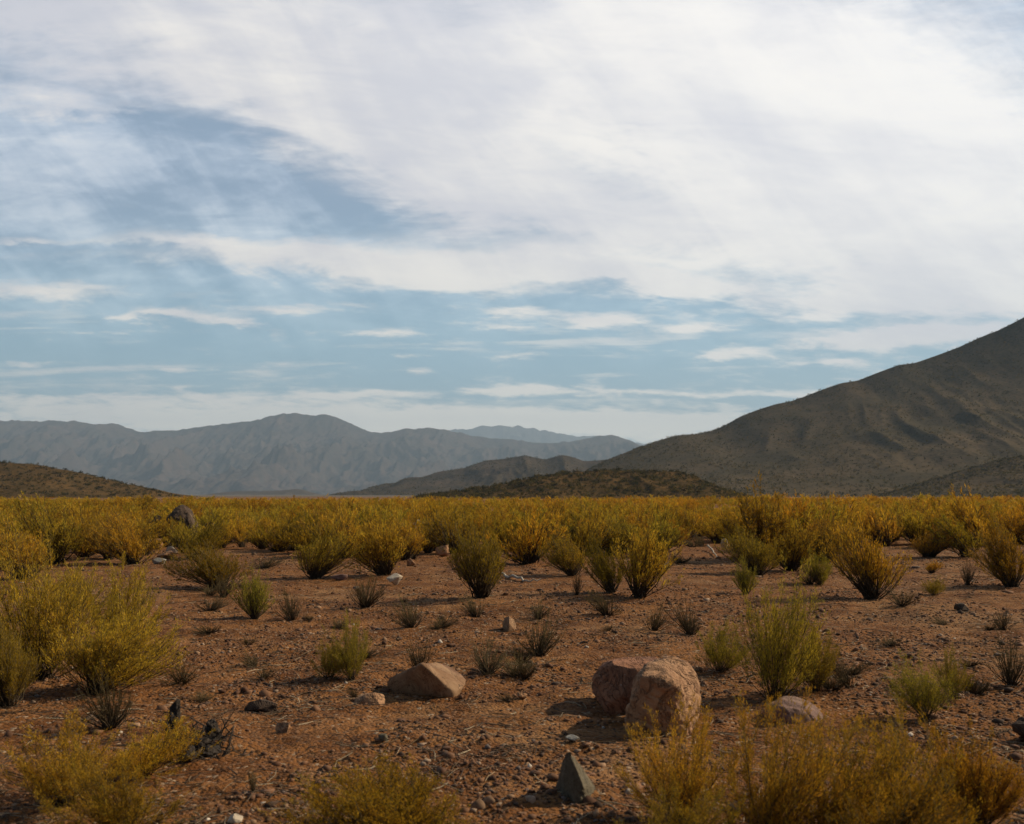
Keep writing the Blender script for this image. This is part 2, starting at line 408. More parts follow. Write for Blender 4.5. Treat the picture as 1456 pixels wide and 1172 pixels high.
TINT = {'plain': (1, 1, 1), 'dim': (.72, .70, .66), 'warm': (1.1, .98, .85), 'green': (.80, .90, .9), 'pale': (1.12, 1.1, 1.25), 'brown': (.80, .68, .66), 'dark': (.5, .48, .45), 'dull': (.76, .68, .62), 'lit': (1.22, 1.10, .95)}
placed = []
def shrub(px, base, top, w, style, label, tint='plain', group=None, name='golden_shrub', cat='shrub', var=None, lod=None, lean=0.0):
    x, y, z = ground_at(px, base)
    d = y
    h = (base - top) / FPX * d * 1.0
    wd = w / FPX * d
    if style != 'grey' and base < 860: h *= 1.02; wd *= 1.04
    put_shrub(x, y, z, h, wd, style, label, tint, group, name, cat, var, lod, lean)
def put_shrub(x, y, z, h, wd, style, label, tint='plain', group=None, name='golden_shrub', cat='shrub', var=None, lod=None, lean=0.0):
    if style == 'grey': lod = 'dead'
    if lod is None: lod = 'near' if y < 9.5 else 'mid' if y < 27 else 'field'
    n = 5 if lod == 'dead' else 6 if lod in ('field', 'mid') else 3
    v = random.randrange(n) if var is None else var
    st, fo = PROTO[(lod, style, v)]
    root = link(name, None); root.location = (x, y, z - .01)
    root.rotation_euler = (random.uniform(-.13, .13), random.uniform(-.13, .13) + lean, random.uniform(0, 6.28))
    root.scale = (wd, wd, h)
    tag(root, label, cat, group)
    link('stems', st, root)
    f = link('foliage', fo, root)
    c = TINT[tint]; j = random.uniform(.88, 1.12)
    f.color = (c[0] * j, c[1] * j * random.uniform(.95, 1.05), c[2] * j, 1)
    placed.append((x, y, wd * .5))

# ---- shrubs one can point to -------------------------------------------------
OL = 'olive_shrub'; DS = 'dead_shrub'
shrub(36, 824, 742, 95, 'rust', 'rusty golden bush with dark woody base at the left edge behind the yellow weeds', var=0)
shrub(138, 985, 868, 150, 'olive', 'dense rounded olive yellow bush in the left foreground with dark shade below', 'lit', name=OL, var=0)
shrub(60, 965, 785, 190, 'olive', 'tall loose yellow green flowering bush at the left edge', 'lit', name=OL, lod='spray', var=0)
shrub(165, 925, 795, 120, 'olive', 'tall airy yellow green spray standing behind the dense left foreground bush', 'lit', name=OL, lod='spray', var=1)
shrub(10, 1005, 880, 110, 'olive', 'dark leafy olive bush cut off by the left edge', 'dull', name=OL, var=1)
shrub(100, 880, 800, 110, 'olive', 'pale yellow weed patch behind the tall left sprays', 'pale', name=OL, lod='spray', var=2)
shrub(90, 1140, 1035, 190, 'gold', 'low golden bush at the bottom left corner of the ground', 'dull', lod='spray', var=0)
shrub(205, 1100, 1028, 140, 'gold', 'low golden spray just left of the blackened stump', 'warm', lod='spray', var=1)
shrub(170, 1190, 1080, 180, 'gold', 'dim golden weed spray at the bottom edge below the blackened stump', 'dim', lod='spray', var=2)
shrub(545, 1205, 1095, 230, 'gold', 'golden bush rising from the bottom edge left of the pointed slate rock', 'dull', var=0)
shrub(968, 1175, 1018, 150, 'gold', 'golden bush overlapping the foot of the two pink boulders', 'warm', lod='spray', var=0)
shrub(1090, 1200, 1004, 200, 'gold', 'golden bush below the half hidden purplish rock', 'dull', lod='spray', var=1)  # bottom edge bushes: foreground shadow and vignette put into darker leaf tints
shrub(1180, 1200, 1035, 190, 'gold', 'widest golden bush of the bottom right thicket', 'dull', lod='spray', var=1)
shrub(1300, 1200, 1035, 210, 'gold', 'dense brownish gold bush in the bottom right thicket', 'dull', lod='spray', var=2)
shrub(1385, 1180, 1045, 120, 'rust', 'last golden bush on the right side of the bottom thicket', 'dull', var=0)
shrub(950, 1240, 1120, 170, 'gold', 'dim golden spray at the bottom edge right of the pointed slate rock', 'dim', lod='spray', var=2)
shrub(1240, 1260, 1110, 240, 'rust', 'dark brownish bush at the very bottom edge of the right thicket', 'dark', var=2)
shrub(1102, 992, 818, 125, 'olive', 'tallest yellow green bush beside the purplish rock with a dark woody base', 'plain', name=OL, lod='spray', var=0)
shrub(1025, 955, 885, 80, 'olive', 'small sparse olive bush between the pink boulders and the tall yellow green bush', 'green', name=OL, lod='spray', var=1)
shrub(1160, 985, 895, 80, 'olive', 'airy olive spray on the right side of the tall yellow green bush', 'dim', name=OL, lod='spray', var=2)
shrub(1315, 1020, 940, 95, 'olive', 'sparse green weed on the gravel above the right thicket', 'green', name=OL, lod='spray', var=0)
shrub(1355, 995, 925, 50, 'olive', 'thin straw coloured upright weed at right beside the sparse green weed', 'dim', name='dry_weed', cat='weed', lod='spray', var=1)
shrub(1240, 852, 742, 92, 'gold', 'golden vase shaped bush standing alone on the right gravel', 'warm', var=0)
shrub(1440, 835, 748, 85, 'rust', 'tall rusty bush with a dark base at the right edge', 'dim', var=1)
shrub(1375, 792, 733, 75, 'olive', 'olive bush left of the tall rusty right edge bush', 'dim', name=OL, lod='field', var=1)
shrub(1322, 793, 745, 60, 'rust', 'brown bush with dark red base at the right clearing edge', 'brown', var=2, lod='mid')
shrub(685, 850, 742, 88, 'olive', 'olive topped bush with a tall dark woody base in the middle of the clearing', 'dim', name=OL, var=0)
shrub(547, 818, 738, 92, 'gold', 'golden bush with dark base right above the pale dome stone', var=1)
shrub(447, 822, 748, 72, 'gold', 'yellow green rounded bush left of centre at the clearing edge', 'green', var=2)
shrub(814, 818, 762, 62, 'gold', 'round grey gold bush beside the white branch', 'dim', var=0)
shrub(868, 842, 766, 58, 'olive', 'dark based olive bush tucked against the bright golden bush', 'dark', name=OL, var=1)
shrub(908, 848, 750, 95, 'gold', 'bright golden bush leaning out into the clearing right of centre', 'plain', var=1, lean=.12)
shrub(752, 800, 728, 90, 'gold', 'fine feathery golden bush behind the white branch', 'warm', var=2, lod='field')
shrub(312, 838, 772, 90, 'gold', 'low dark brown bush left of the small green bush', 'dark', var=0)
shrub(362, 880, 812, 48, 'olive', 'small bright green bush with a dark foot in the left clearing', 'green', name=OL, lod='mid', var=2)
shrub(276, 795, 738, 60, 'olive', 'dull olive bush in front of the big dark boulder', 'dim', name=OL, lod='mid', var=1)
shrub(205, 790, 750, 50, 'rust', 'dark brown bush left of the pink stones', 'dark', lod='mid', var=1)
shrub(1075, 818, 752, 75, 'olive', 'dull olive bush at the clearing edge right of the white stones', 'dim', name=OL, lod='mid', var=0)
shrub(1125, 812, 748, 65, 'gold', 'dull gold bush between two olive bushes at the right clearing edge', 'dim', lod='mid', var=2)
shrub(1060, 845, 800, 34, 'olive', 'small bright green bush behind the tall yellow green bush', 'green', name=OL, lod='mid', var=1)
shrub(1165, 832, 782, 50, 'olive', 'little green weed beside a dead red brown tuft', 'green', name=OL, lod='spray', var=2)
shrub(500, 968, 875, 60, 'olive', 'thin green bush with a leaning stem left of the dark dome rock', 'green', name=OL, lod='spray', var=1)
shrub(468, 965, 905, 50, 'olive', 'sparse yellow weed left of the thin green bush', 'pale', name=OL, lod='spray', var=2)
shrub(1327, 846, 822, 34, 'olive', 'tiny yellow weed on the right gravel', 'plain', name=OL, lod='spray', var=0)
shrub(1325, 815, 797, 22, 'rust', 'tiny orange grass tuft on the right gravel', 'warm', name='grass_tuft', cat='grass tuft', lod='mid', var=0)
shrub(238, 778, 733, 50, 'gold', 'dull golden bush growing against the big dark boulder', 'dim', lod='field', var=0)
shrub(262, 786, 742, 46, 'olive', 'olive bush hiding the foot of the big dark boulder', name=OL, lod='field', var=2)
shrub(298, 782, 748, 48, 'gold', 'golden bush below the smaller dark boulder', 'dim', lod='field', var=1)
# dead shrubs
for px, b, t, w, tint, lab in (
    (520, 864, 815, 55, 'plain', 'dark dead bush below the pale dome stone'),
    (585, 893, 848, 48, 'plain', 'dead grey brown bush in the middle of the left clearing'),
    (596, 948, 898, 36, 'dark', 'upright blackish dead bush right above the dark dome rock'),
    (693, 958, 902, 55, 'plain', 'forked dead bush to the right of the dark dome rock'),
    (766, 932, 876, 58, 'dark', 'thick dark dead bush right of the small standing stone'),
    (862, 874, 838, 48, 'plain', 'dead bush below the bright golden leaning bush'),
    (930, 897, 858, 34, 'plain', 'thin dead bush above the pink boulders'),
    (980, 902, 854, 48, 'brown', 'rounded brown dead bush right above the pink boulders'),
    (1205, 978, 922, 40, 'brown', 'reddish dead bush right of the tall yellow green bush'),
    (1438, 975, 898, 48, 'plain', 'tall dead bush at the right edge of the gravel'),
    (1282, 862, 836, 44, 'dark', 'flattened dead tuft right of the lone golden vase bush'),
    (820, 846, 806, 16, 'dark', 'single dark upright dead twig below the round grey gold bush'),
    (415, 880, 832, 36, 'brown', 'dead bush beside the small green bush'),
    (676, 878, 838, 32, 'plain', 'dead twigs at the foot of the olive topped central bush'),
    (300, 868, 845, 44, 'dark', 'flat dark dead tuft in the left clearing'),
    (318, 850, 815, 36, 'plain', 'dead bush at the foot of the low dark brown bush'),
    (1152, 832, 805, 40, 'dark', 'dead red brown tuft behind the tall yellow green bush'),
    (1425, 893, 862, 30, 'brown', 'small faded dead bush at the right edge under the rusty bush'),
    (1376, 832, 792, 22, 'brown', 'narrow dead stalks left of the tall rusty right edge bush'),
    (158, 1035, 955, 80, 'brown', 'bare grey twigs at the foot of the dense left foreground bush'),
    (765, 880, 850, 34, 'plain', 'faint dead twigs above the thick dark dead bush'),
    (630, 893, 872, 38, 'plain', 'low dead twigs between two dead bushes in the central clearing'),
    (985, 778, 763, 44, 'dark', 'dark dead mat beside the white stones'),
    (968, 800, 783, 40, 'dark', 'dark dead tuft in the open gap right of the bright golden bush'),
    (790, 800, 770, 22, 'dark', 'dark twig between the fine feathery bush and the round bush'),
    (360, 1128, 1085, 14, 'dark', 'single dry stalk standing on the lower left soil'),
    (375, 808, 790, 44, 'dark', 'low dark tuft left of the yellow green rounded bush'),
    (258, 972, 938, 60, 'plain', 'flat brown litter tuft right of the left foreground bush'),
):
    shrub(px, b, t, w, 'grey', lab, tint, None, DS, 'dead shrub')

for k in range(30):
    px, py = random.uniform(180, 1440), random.uniform(835, 1000)
    if any(abs(px - a) < 75 and abs(py - b) < 45 for a, b in ((606, 975), (915, 1000), (1102, 985), (724, 890))): continue
    g = random.uniform(16, 34) * (py - 700) / 200
    shrub(px, py, py - g * random.uniform(.5, .9), g * random.uniform(.9, 1.5), 'grey', 'tiny dry twig tuft sprouting from the bare red clearing', random.choice(['plain', 'brown', 'dark']), 'twig tufts on the bare clearing', 'twig_tuft', 'twig tuft')
# ---- the dense golden field: nearest ones are things, the rest one mass ------
BX = [-400, 0, 60, 200, 225, 300, 320, 460, 480, 640, 660, 800, 830, 950, 965, 1050, 1065, 1200, 1215, 1300, 1456, 1900]
BY = [800, 800, 795, 790, 748, 748, 776, 780, 788, 785, 778, 775, 785, 785, 762, 762, 792, 795, 772, 768, 772, 780]
BY = [b + 9 for b in BY]
def clear_depth(u):
    """distance at which the dense field starts for a direction u = x / y"""
    by = np.interp(u * FPX * .99 + 728, BX, BY)
    return CAM_H * FPX / (by - HOR)
field = []
tries = 0
cells = {}
def free(x, y, s):
    i, j = int(x // 2), int(y // 2)
    for a in (-1, 0, 1):
        for b in (-1, 0, 1):
            for (p, q) in cells.get((i + a, j + b), ()):
                if (p - x) ** 2 + (q - y) ** 2 < s * s: return False
    return True
r2 = np.random.default_rng(77)
while len(field) < 4200 and tries < 90000:
    tries += 1
    d = 24 + (230 - 24) * r2.uniform() ** 1.15
    u = r2.uniform(-.72, .72)
    if d < clear_depth(u) * r2.uniform(1.0, 1.05): continue
    x, y = u * d, d
    thin = .5 + vn(x / 9, y / 9, 4)
    if y < 70 and thin < .17: continue
    s = .66 if d < 40 else .78 if d < 60 else .9 if d < 110 else 1.25
    if not free(x, y, s): continue
    if y < 45 and any((x - a) ** 2 + (y - b) ** 2 < (c * .8) ** 2 for a, b, c in placed): continue
    if abs(u + .345) < .035 and d < 42: continue          # gap round the big dark boulder
    cells.setdefault((int(x // 2), int(y // 2)), []).append((x, y))
    field.append((x, y))
field.sort(key=lambda p: p[1])
ZONES = [(-9, -.34, 'golden shrub in the dense band at far left below the brown hill', 'golden shrubs of the far left band'),
         (-.34, -.12, 'golden shrub in the dense band left of centre below the open valley', 'golden shrubs of the left centre band'),
         (-.12, .18, 'golden shrub in the dense band below the flat topped mound', 'golden shrubs below the mound'),
         (.18, 9, 'golden shrub in the dense band at right below the large dark mountain', 'golden shrubs of the right band')]
N_IND = 232
vis = [p for p in field if abs(p[0] / p[1]) < .56][:N_IND]
visset = set(vis)
def pick(u, r):
    q = r.uniform()
    if u > .1: return 'rust' if q < .52 else 'gold' if q < .85 else 'olive'
    return 'gold' if q < .55 else 'rust' if q < .75 else 'olive'
for (x, y) in vis:
    u = x / y
    z = next(q for q in ZONES if q[0] <= u < q[1])
    h = float(np.clip(r2.normal(1.0, .2), .55, 1.36)) * (1.0 + .12 * (u > .25)) * (1.12 if y < 36 else 1)
    t = random.choice(['plain', 'plain', 'plain', 'warm', 'dim', 'green', 'brown'])
    put_shrub(x, y, float(gh(x, y)), h, h * r2.uniform(.95, 1.4), pick(u, r2), z[2], t, z[3])
for k in range(26):
    while True:
        x, y = vis[int(r2.integers(0, 150))]; x += r2.normal(0, .8); y += r2.normal(0, .8)
        if abs(x / y) < .5: break
    put_shrub(x, y, float(gh(x, y)), r2.uniform(.4, .9), r2.uniform(.6, 1.1), 'grey', 'dry leafless bush caught between the golden shrubs of the dense band', random.choice(['plain', 'brown', 'dark']), 'dry bushes among the golden band', DS, 'dead shrub')
# far mass
FV, FF, FC, off = [], [], [], 0
LIB = []
for pi, pal in enumerate(('gold', 'rust', 'olive')):
    for i in range(3):
        LIB.append({'a': shrub_geo(seed=500 + pi * 10 + i, nst=26, ntw=150, nleaf=900, lsize=.10, pal=pal, bare=.3, stem_r=.016),
                    'b': shrub_geo(seed=540 + pi * 10 + i, nst=8, ntw=60, nleaf=330, lsize=.17, pal=pal, bare=.25, stem_r=.02), 'p': pal})
for (x, y) in field:
    if (x, y) in visset: continue
    pal = pick(x / y, r2)
    L = random.choice([l for l in LIB if l['p'] == pal])
    (sv, sf, sc), (lv, lf, lc) = L['a' if y < 95 else 'b']
    h = float(np.clip(r2.normal(.88, .22), .4, 1.45)) * (1.0 + .12 * (x / y > .25)); wd = h * r2.uniform(1.0, 1.6); a = r2.uniform(0, 6.28)
    c, s = math.cos(a), math.sin(a)
    S = np.array([[c * wd, s * wd, 0], [-s * wd, c * wd, 0], [0, 0, h]])
    V = np.concatenate([sv, lv]) if y < 95 else lv
    V = V @ S + np.array([x, y, float(gh(x, y))])
    k = TINT[random.choice(['plain', 'plain', 'plain', 'warm', 'dim', 'green', 'brown'])]
    if y < 95:
        FF.append(np.concatenate([sf[:, [0, 1, 2]], sf[:, [0, 2, 3]]]) + off); FF.append(lf + len(sv) + off)
        FC.append(np.concatenate([sc, lc * np.array(k)]))
    else:
        FF.append(lf + off); FC.append(lc * np.array(k))
    FV.append(V); off += len(V)
me = mesh_np('distant_shrubs', np.concatenate(FV), np.concatenate(FF), np.concatenate(FC), M_FOL)
tag(link('distant_shrubs', me), 'far mass of golden scrub merging into one strip below the hills', 'scrub', None, 'stuff')

# scrub dotted over the two low hills: one mass
FV, FF, FC, off = [], [], [], 0
for (o, X, Y, Z), n, m, s0, s1 in ((low[0], 2600, 26, .35, 1.0), (low[1], 2600, 26, .35, 1.0), (big, 42000, 6, .4, 1.1), (mid, 12000, 6, .6, 1.4), (foot, 9000, 7, .3, .8)):
    ny, nx = X.shape
    for _ in range(n):
        i, j = int(r2.integers(2, ny // 2 + 8)), int(r2.integers(2, nx - 2))
        a, b = r2.uniform(), r2.uniform()
        p = [(Q[i, j] * (1 - a) + Q[i, j + 1] * a) * (1 - b) + (Q[i + 1, j] * (1 - a) + Q[i + 1, j + 1] * a) * b for Q in (X, Y, Z)]
        if p[2] < .3 or (m < 20 and vn(p[0] / 22, p[1] / 40, 14) + .5 < r2.uniform(.0, .7)): continue
        s = s0 + (s1 - s0) * r2.uniform() ** 2
        P = r2.normal(size=(m, 3)) * np.array([.6, .6, .35]) * s + np.array(p) + np.array([0, 0, .4 * s])
        V, F = leaves(P, r2.normal(size=(m, 3)) + np.array([0, 0, .6]), np.full(m, (.9 if m > 20 else 1.6) * s), np.full(m, (.55 if m > 20 else 1.1) * s), r2)
        tone = np.array([(.045, .043, .018), (.085, .070, .024), (.033, .030, .016), (.12, .085, .03)][int(r2.choice(4, p=[.3, .3, .15, .25]))])
        FC.append(np.repeat(tone * r2.uniform(.7, 1.3, (m, 1)), 3, 0))
        FV.append(V); FF.append(F + off); off += len(V)
me = mesh_np('hillside_scrub', np.concatenate(FV), np.concatenate(FF), np.concatenate(FC), M_FOL)
tag(link('hillside_scrub', me), 'dark low bushes dotted all over the brown hills and the big mountain', 'scrub', None, 'stuff')

# ------------------------------------------------------------------ rocks
def ico(sub):
    bm = bmesh.new(); bmesh.ops.create_icosphere(bm, subdivisions=sub, radius=1)
    V = np.array([v.co[:] for v in bm.verts]); F = np.array([[v.index for v in f.verts] for f in bm.faces]); bm.free()
    return V, F
ICO5, ICO3, ICO1 = ico(6), ico(4), ico(2)
def n3(P, sc, seed):
    return (vn(P[:, 0] * sc + P[:, 2] * sc * .7, P[:, 1] * sc - P[:, 2] * sc * .6, seed) + vn(P[:, 1] * sc + 7, P[:, 2] * sc + P[:, 0] * .4 * sc, seed + 1)) * .7
def rock_geo(planes, p, seed, amp=.05, icos=ICO5):
    amp = amp * 1.5
    D, F = icos
    s = np.zeros(len(D))
    for n, d in planes:
        n = np.array(n, float); n /= np.linalg.norm(n)
        s += (np.maximum(D @ n, 0) / d) ** p
    r = s ** (-1 / p)
    V = D * r[:, None]
    k = 1 + amp * n3(V, 2.2, seed) + amp * .55 * n3(V, 5.3, seed + 3) + amp * .32 * n3(V, 13, seed + 6) + amp * .16 * n3(V, 31, seed + 9)
    return V * k[:, None], F
def rand_planes(r, n=11):
    q = r.normal(size=(n, 3)); q[:, 2] *= .8
    return [(tuple(v), r.uniform(.55, .95)) for v in q] + [((0, 0, 1), .8), ((0, 0, -1), .5), ((1, 0, 0), 1), ((-1, 0, 0), 1), ((0, 1, 0), 1), ((0, -1, 0), 1)]
def finish_hull(bm, w, seed, amp, bev, cell):
    bmesh.ops.convex_hull(bm, input=bm.verts)
    bmesh.ops.delete(bm, geom=[v for v in bm.verts if not v.link_faces], context='VERTS')
    bmesh.ops.dissolve_limit(bm, angle_limit=R(9), verts=bm.verts, edges=bm.edges)
    bmesh.ops.bevel(bm, geom=list(bm.edges), offset=w * bev, segments=2, profile=.6, affect='EDGES', clamp_overlap=True)
    bmesh.ops.triangulate(bm, faces=bm.faces)
    for _ in range(9):
        L = [e for e in bm.edges if e.calc_length() > w * cell]
        if not L or len(bm.verts) > 30000: break
        bmesh.ops.subdivide_edges(bm, edges=L, cuts=1)
        bmesh.ops.triangulate(bm, faces=[f for f in bm.faces if len(f.verts) > 3])
    for _ in range(2): bmesh.ops.smooth_vert(bm, verts=bm.verts, factor=.35, use_axis_x=True, use_axis_y=True, use_axis_z=True)
    bmesh.ops.recalc_face_normals(bm, faces=bm.faces); bm.normal_update()
    P = np.array([v.co[:] for v in bm.verts]) / w; N = np.array([v.normal[:] for v in bm.verts])
    k = amp * (n3(P, 3.0, seed) + .55 * n3(P, 8, seed + 3) + .35 * n3(P, 19, seed + 6) + .2 * n3(P, 45, seed + 9))
    k -= amp * .8 * np.clip(.10 - np.abs(n3(P, 4.2, seed + 20)), 0, .1) * 5
    P = (P + N * k[:, None]) * w
    for v, p in zip(bm.verts, P): v.co = p
def cut_rock(name, foot, pts, mat, label, seed, amp=.03, bev=.03, cat='rock'):
    """a faceted stone from corner points: each is a spot in the photo and how far behind the foot it lies"""
    x0, y0, z0 = ground_at(*foot)
    bm = bmesh.new(); w = 0; xs = []
    for px, py, dy in pts:
        u, v = ray(px, py); y = y0 + dy
        p = Vector((u * y - x0, dy, CAM_H + v * y - z0)); xs.append(p.x); bm.verts.new(p)
        if p.z < .06: bm.verts.new((p.x * .97, p.y, min(p.z, 0) - .07))
    finish_hull(bm, max(xs) - min(xs), seed, amp, bev, .028)
    me = bpy.data.meshes.new(name); bm.to_mesh(me); bm.free(); me.shade_smooth(); me.materials.append(mat)
    o = link(name, me); o.location = (x0, y0, z0); return tag(o, label, cat)
def stone_hull(r, seed, amp):
    bm = bmesh.new(); q = r.normal(size=(13, 3)); q /= np.linalg.norm(q, axis=1, keepdims=True)
    for p in q: bm.verts.new(p * r.uniform(.8, 1.05))
    finish_hull(bm, 2.0, seed, amp, .03, .07)
    V = np.array([v.co[:] for v in bm.verts]); F = np.array([[v.index for v in f.verts] for f in bm.faces]); bm.free()
    return V, F
def rock(name, px0, px1, top, base, planes, p, mat, label, seed, amp=.05, thick=.8, sink=.15, rot=0, cat='rock', icos=ICO5, group=None):
    """fills px0..px1 across and base..top up at the place where its foot stands"""
    x, y, z = ground_at((px0 + px1) / 2, base)
    w = (px1 - px0) / FPX * y
    V, F = rock_geo(planes, p, seed, amp, icos) if planes else stone_hull(np.random.default_rng(seed), seed, amp * .6)
    if rot: c, s = math.cos(rot), math.sin(rot); V = V @ np.array([[c, s, 0], [-s, c, 0], [0, 0, 1]])
    lo, hi = V.min(0), V.max(0)
    V = (V - (lo + hi) / 2) / (hi - lo)
    h = (base - top) / FPX * y
    dep = w * thick
    yc = y + dep * .42
    h = max(h * (yc / y) - (CAM_H) * (1 - y / yc) * .35, h * .5)
    V = V * np.array([w * yc / y, dep, h * (1 + sink)]); V[:, 2] += h * (1 + sink) / 2 - h * sink
    o = link(name, mesh_np(name, V, F, None, mat, True))
    o.location = ((px0 + px1 - 1456) / 2 / FPX * yc * 1.0, yc, float(gh(x, yc)))
    o.data.shade_smooth() if hasattr(o.data, 'shade_smooth') else None
    tag(o, label, cat, group)
    return o
M_DARK = mat_rock('brown_varnished_rock', (.21, .108, .052), (.31, .185, .100), (.12, .052, .025), 5, .15)
M_PINK = mat_rock('pink_granite', (.38, .175, .095), (.29, .13, .07), (.17, .085, .055), 6, .9, vein=(.55, .42, .33))
M_TAN = mat_rock('tan_granite', (.44, .245, .130), (.34, .175, .09), (.23, .115, .06), 5, .9)
M_SLATE = mat_rock('grey_slate', (.150, .122, .078), (.11, .09, .06), (.18, .135, .08), 12, .5)
M_PALE = mat_rock('pale_stone', (.55, .45, .34), (.45, .35, .25), (.34, .24, .16), 8, .3)
M_PURP = mat_rock('purplish_stone', (.22, .125, .095), (.165, .095, .075), (.26, .165, .115), 9, .3)
M_BLK = mat_rock('dark_basalt', (.095, .058, .036), (.055, .036, .024), (.16, .105, .068), 4, .7)
M_GREY = mat_rock('grey_stone', (.32, .29, .25), (.24, .22, .19), (.2, .16, .12), 9, .3)

cut_rock('rock', (606, 991), [(551, 990, .42), (549, 974, .44), (553, 964, .45), (575, 952, .26), (598, 943, -.04), (622, 941, .36), (641, 947, .46), (655, 957, .44), (664, 966, .30), (662, 975, .16), (646, 984, -.02), (642, 990, .04), (603, 993, .10), (570, 992, .34), (622, 964, -.06), (600, 962, .8), (640, 966, .75), (562, 972, .75)],
         M_DARK, 'smooth dark dome rock with a sunlit tan right side in the clearing', 4, .016, .028)
cut_rock('boulder', (885, 1016), [(843, 985, .16), (841, 968, .18), (849, 951, .2), (868, 937, .22), (905, 934, .3), (936, 935, .4), (942, 941, .36), (862, 1003, .05), (868, 1012, .08), (900, 1020, .06), (935, 1018, .1), (900, 950, .06), (874, 946, .1), (912, 1000, .0), (884, 990, .0), (936, 952, .1), (855, 950, .7), (935, 944, .75), (855, 995, .6), (940, 1000, .7)],
         M_PINK, 'reddish cracked boulder with a pale flat top leaning on the tan one', 12, .055, .015, 'boulder')
cut_rock('boulder', (938, 1046), [(893, 1046, .16), (890, 1022, .15), (898, 990, .13), (908, 958, .13), (920, 946, .16), (944, 937, .3), (960, 936, .4), (975, 942, .42), (988, 960, .36), (993, 985, .3), (991, 1010, .24), (978, 1040, .12), (935, 1050, .08), (914, 962, -.03), (948, 968, -.08), (975, 990, .06), (985, 1008, .14), (925, 1005, -.03), (955, 1018, .03), (920, 950, .8), (985, 968, .8), (900, 1020, .7), (988, 1020, .7)],
         M_TAN, 'big tan boulder with a rough sunlit top and brown lower face', 22, .055, .02, 'boulder')
cut_rock('rock', (822, 1143), [(788, 1140, .34), (790, 1118, .32), (800, 1086, .20), (805, 1071, .05), (810, 1069, .02), (829, 1094, .20), (842, 1112, .24), (847, 1121, .22), (845, 1131, .16), (834, 1141, .02), (820, 1146, .0), (797, 1144, .16), (829, 1116, .0), (818, 1091, .02), (802, 1125, .40), (838, 1122, .40), (813, 1088, .24)],
         M_SLATE, 'pointed grey slate rock standing upright in the foreground', 31, .035, .004)
cut_rock('rock', (723, 898), [(715, 897, .2), (714, 886, .2), (718, 878, .15), (724, 876, .08), (731, 881, .14), (734, 890, .16), (732, 897, .06), (723, 898, 0), (724, 886, .0), (722, 880, .3), (730, 890, .3)],
         M_DARK, 'small upright stone with a dark left face and pale right face', 41, .02, .01)
rock('rock', 551, 574, 817, 833, None, 12, M_PALE, 'pale cream dome stone at the foot of a golden bush', 52, .05, .8, .1, icos=ICO3)
cut_rock('rock', (1128, 1030), [(1088, 1028, .2), (1086, 1012, .25), (1094, 1000, .2), (1110, 991, .25), (1130, 990, .35), (1150, 996, .35), (1166, 1006, .3), (1172, 1020, .2), (1165, 1030, .1), (1128, 1032, 0), (1112, 1006, .02), (1140, 1008, .04), (1100, 1004, .7), (1155, 1006, .8), (1128, 996, .8)],
         M_PURP, 'flat purplish rock half hidden behind the golden thicket at right', 61, .04, .03)
rock('rock', 802, 822, 1050, 1058, None, 8, M_GREY, 'small flat grey stone in the shadow of the pink boulders', 71, .04, .7, .2, icos=ICO3)
rock('rock', 542, 556, 1045, 1055, None, 8, M_SLATE, 'little slate chip on bare soil below the dark dome rock', 72, .04, .8, .2, icos=ICO3)
rock('rock', 1425, 1475, 1026, 1062, None, 11, M_BLK, 'dark rock cut by the right edge', 73, .06, .8, .1, icos=ICO3)
rock('rock', 1350, 1368, 858, 869, None, 12, M_BLK, 'flat dark stone slab on the right gravel', 74, .05, 1.2, .2, icos=ICO3)
rock('rock', 508, 550, 984, 1002, None, 9, M_TAN, 'low tan stone against the left end of the dark dome rock', 75, .05, .7, .35, icos=ICO3)
cut_rock('boulder', (256, 773), [(226, 772, .3), (228, 752, .4), (238, 737, .5), (250, 724, .7), (260, 718, .9), (270, 724, .9), (279, 740, .8), (284, 755, .6), (286, 772, .3), (256, 773, 0), (246, 735, .2), (268, 738, .2), (240, 760, .0), (275, 760, .1), (255, 727, 2.2), (235, 745, 2.0), (278, 748, 2.0)],
         M_BLK, 'big dark boulder rising out of the shrubs at left', 76, .06, .03, 'boulder')
rock('boulder', 290, 320, 742, 778, None, 9, M_BLK, 'smaller dark boulder right of the big dark one', 77, .12, .9, .05, cat='boulder', icos=ICO3)
rock('boulder', 208, 232, 734, 772, None, 9, M_BLK, 'shaded dark boulder left of the big dark one', 78, .12, .9, .05, cat='boulder', icos=ICO3)
rock('rock', 221, 235, 766, 781, None, 10, M_TAN, 'upright pinkish stone at the back of the left stone cluster', 79, .05, .8, .1, icos=ICO3)
rock('rock', 240, 256, 778, 789, None, 10, M_PALE, 'whitish stone at the right of the left stone cluster', 80, .05, .8, .1, icos=ICO3)
rock('rock', 228, 250, 784, 796, None, 10, M_TAN, 'broad pink stone in the middle of the left stone cluster', 81, .05, .8, .1, icos=ICO3)
rock('rock', 221, 240, 794, 803, None, 10, M_GREY, 'flat grey green stone in front of the left stone cluster', 82, .05, .8, .2, icos=ICO3)
rock('rock', 474, 498, 817, 827, None, 9, M_PURP, 'low grey pink stone left of the pale dome stone', 83, .05, .8, .2, icos=ICO3)
rock('rock', 580, 592, 793, 804, None, 9, M_TAN, 'pinkish stone behind a golden bush foot', 84, .05, .8, .1, icos=ICO3)
rock('rock', 620, 640, 776, 792, None, 9, M_TAN, 'square pink stone at the clearing edge left of the olive topped bush', 85, .06, .8, .1, icos=ICO3)
rock('rock', 1022, 1033, 766, 782, None, 9, M_PALE, 'upright whitish stone at the right clearing edge', 86, .05, .8, .1, icos=ICO3)
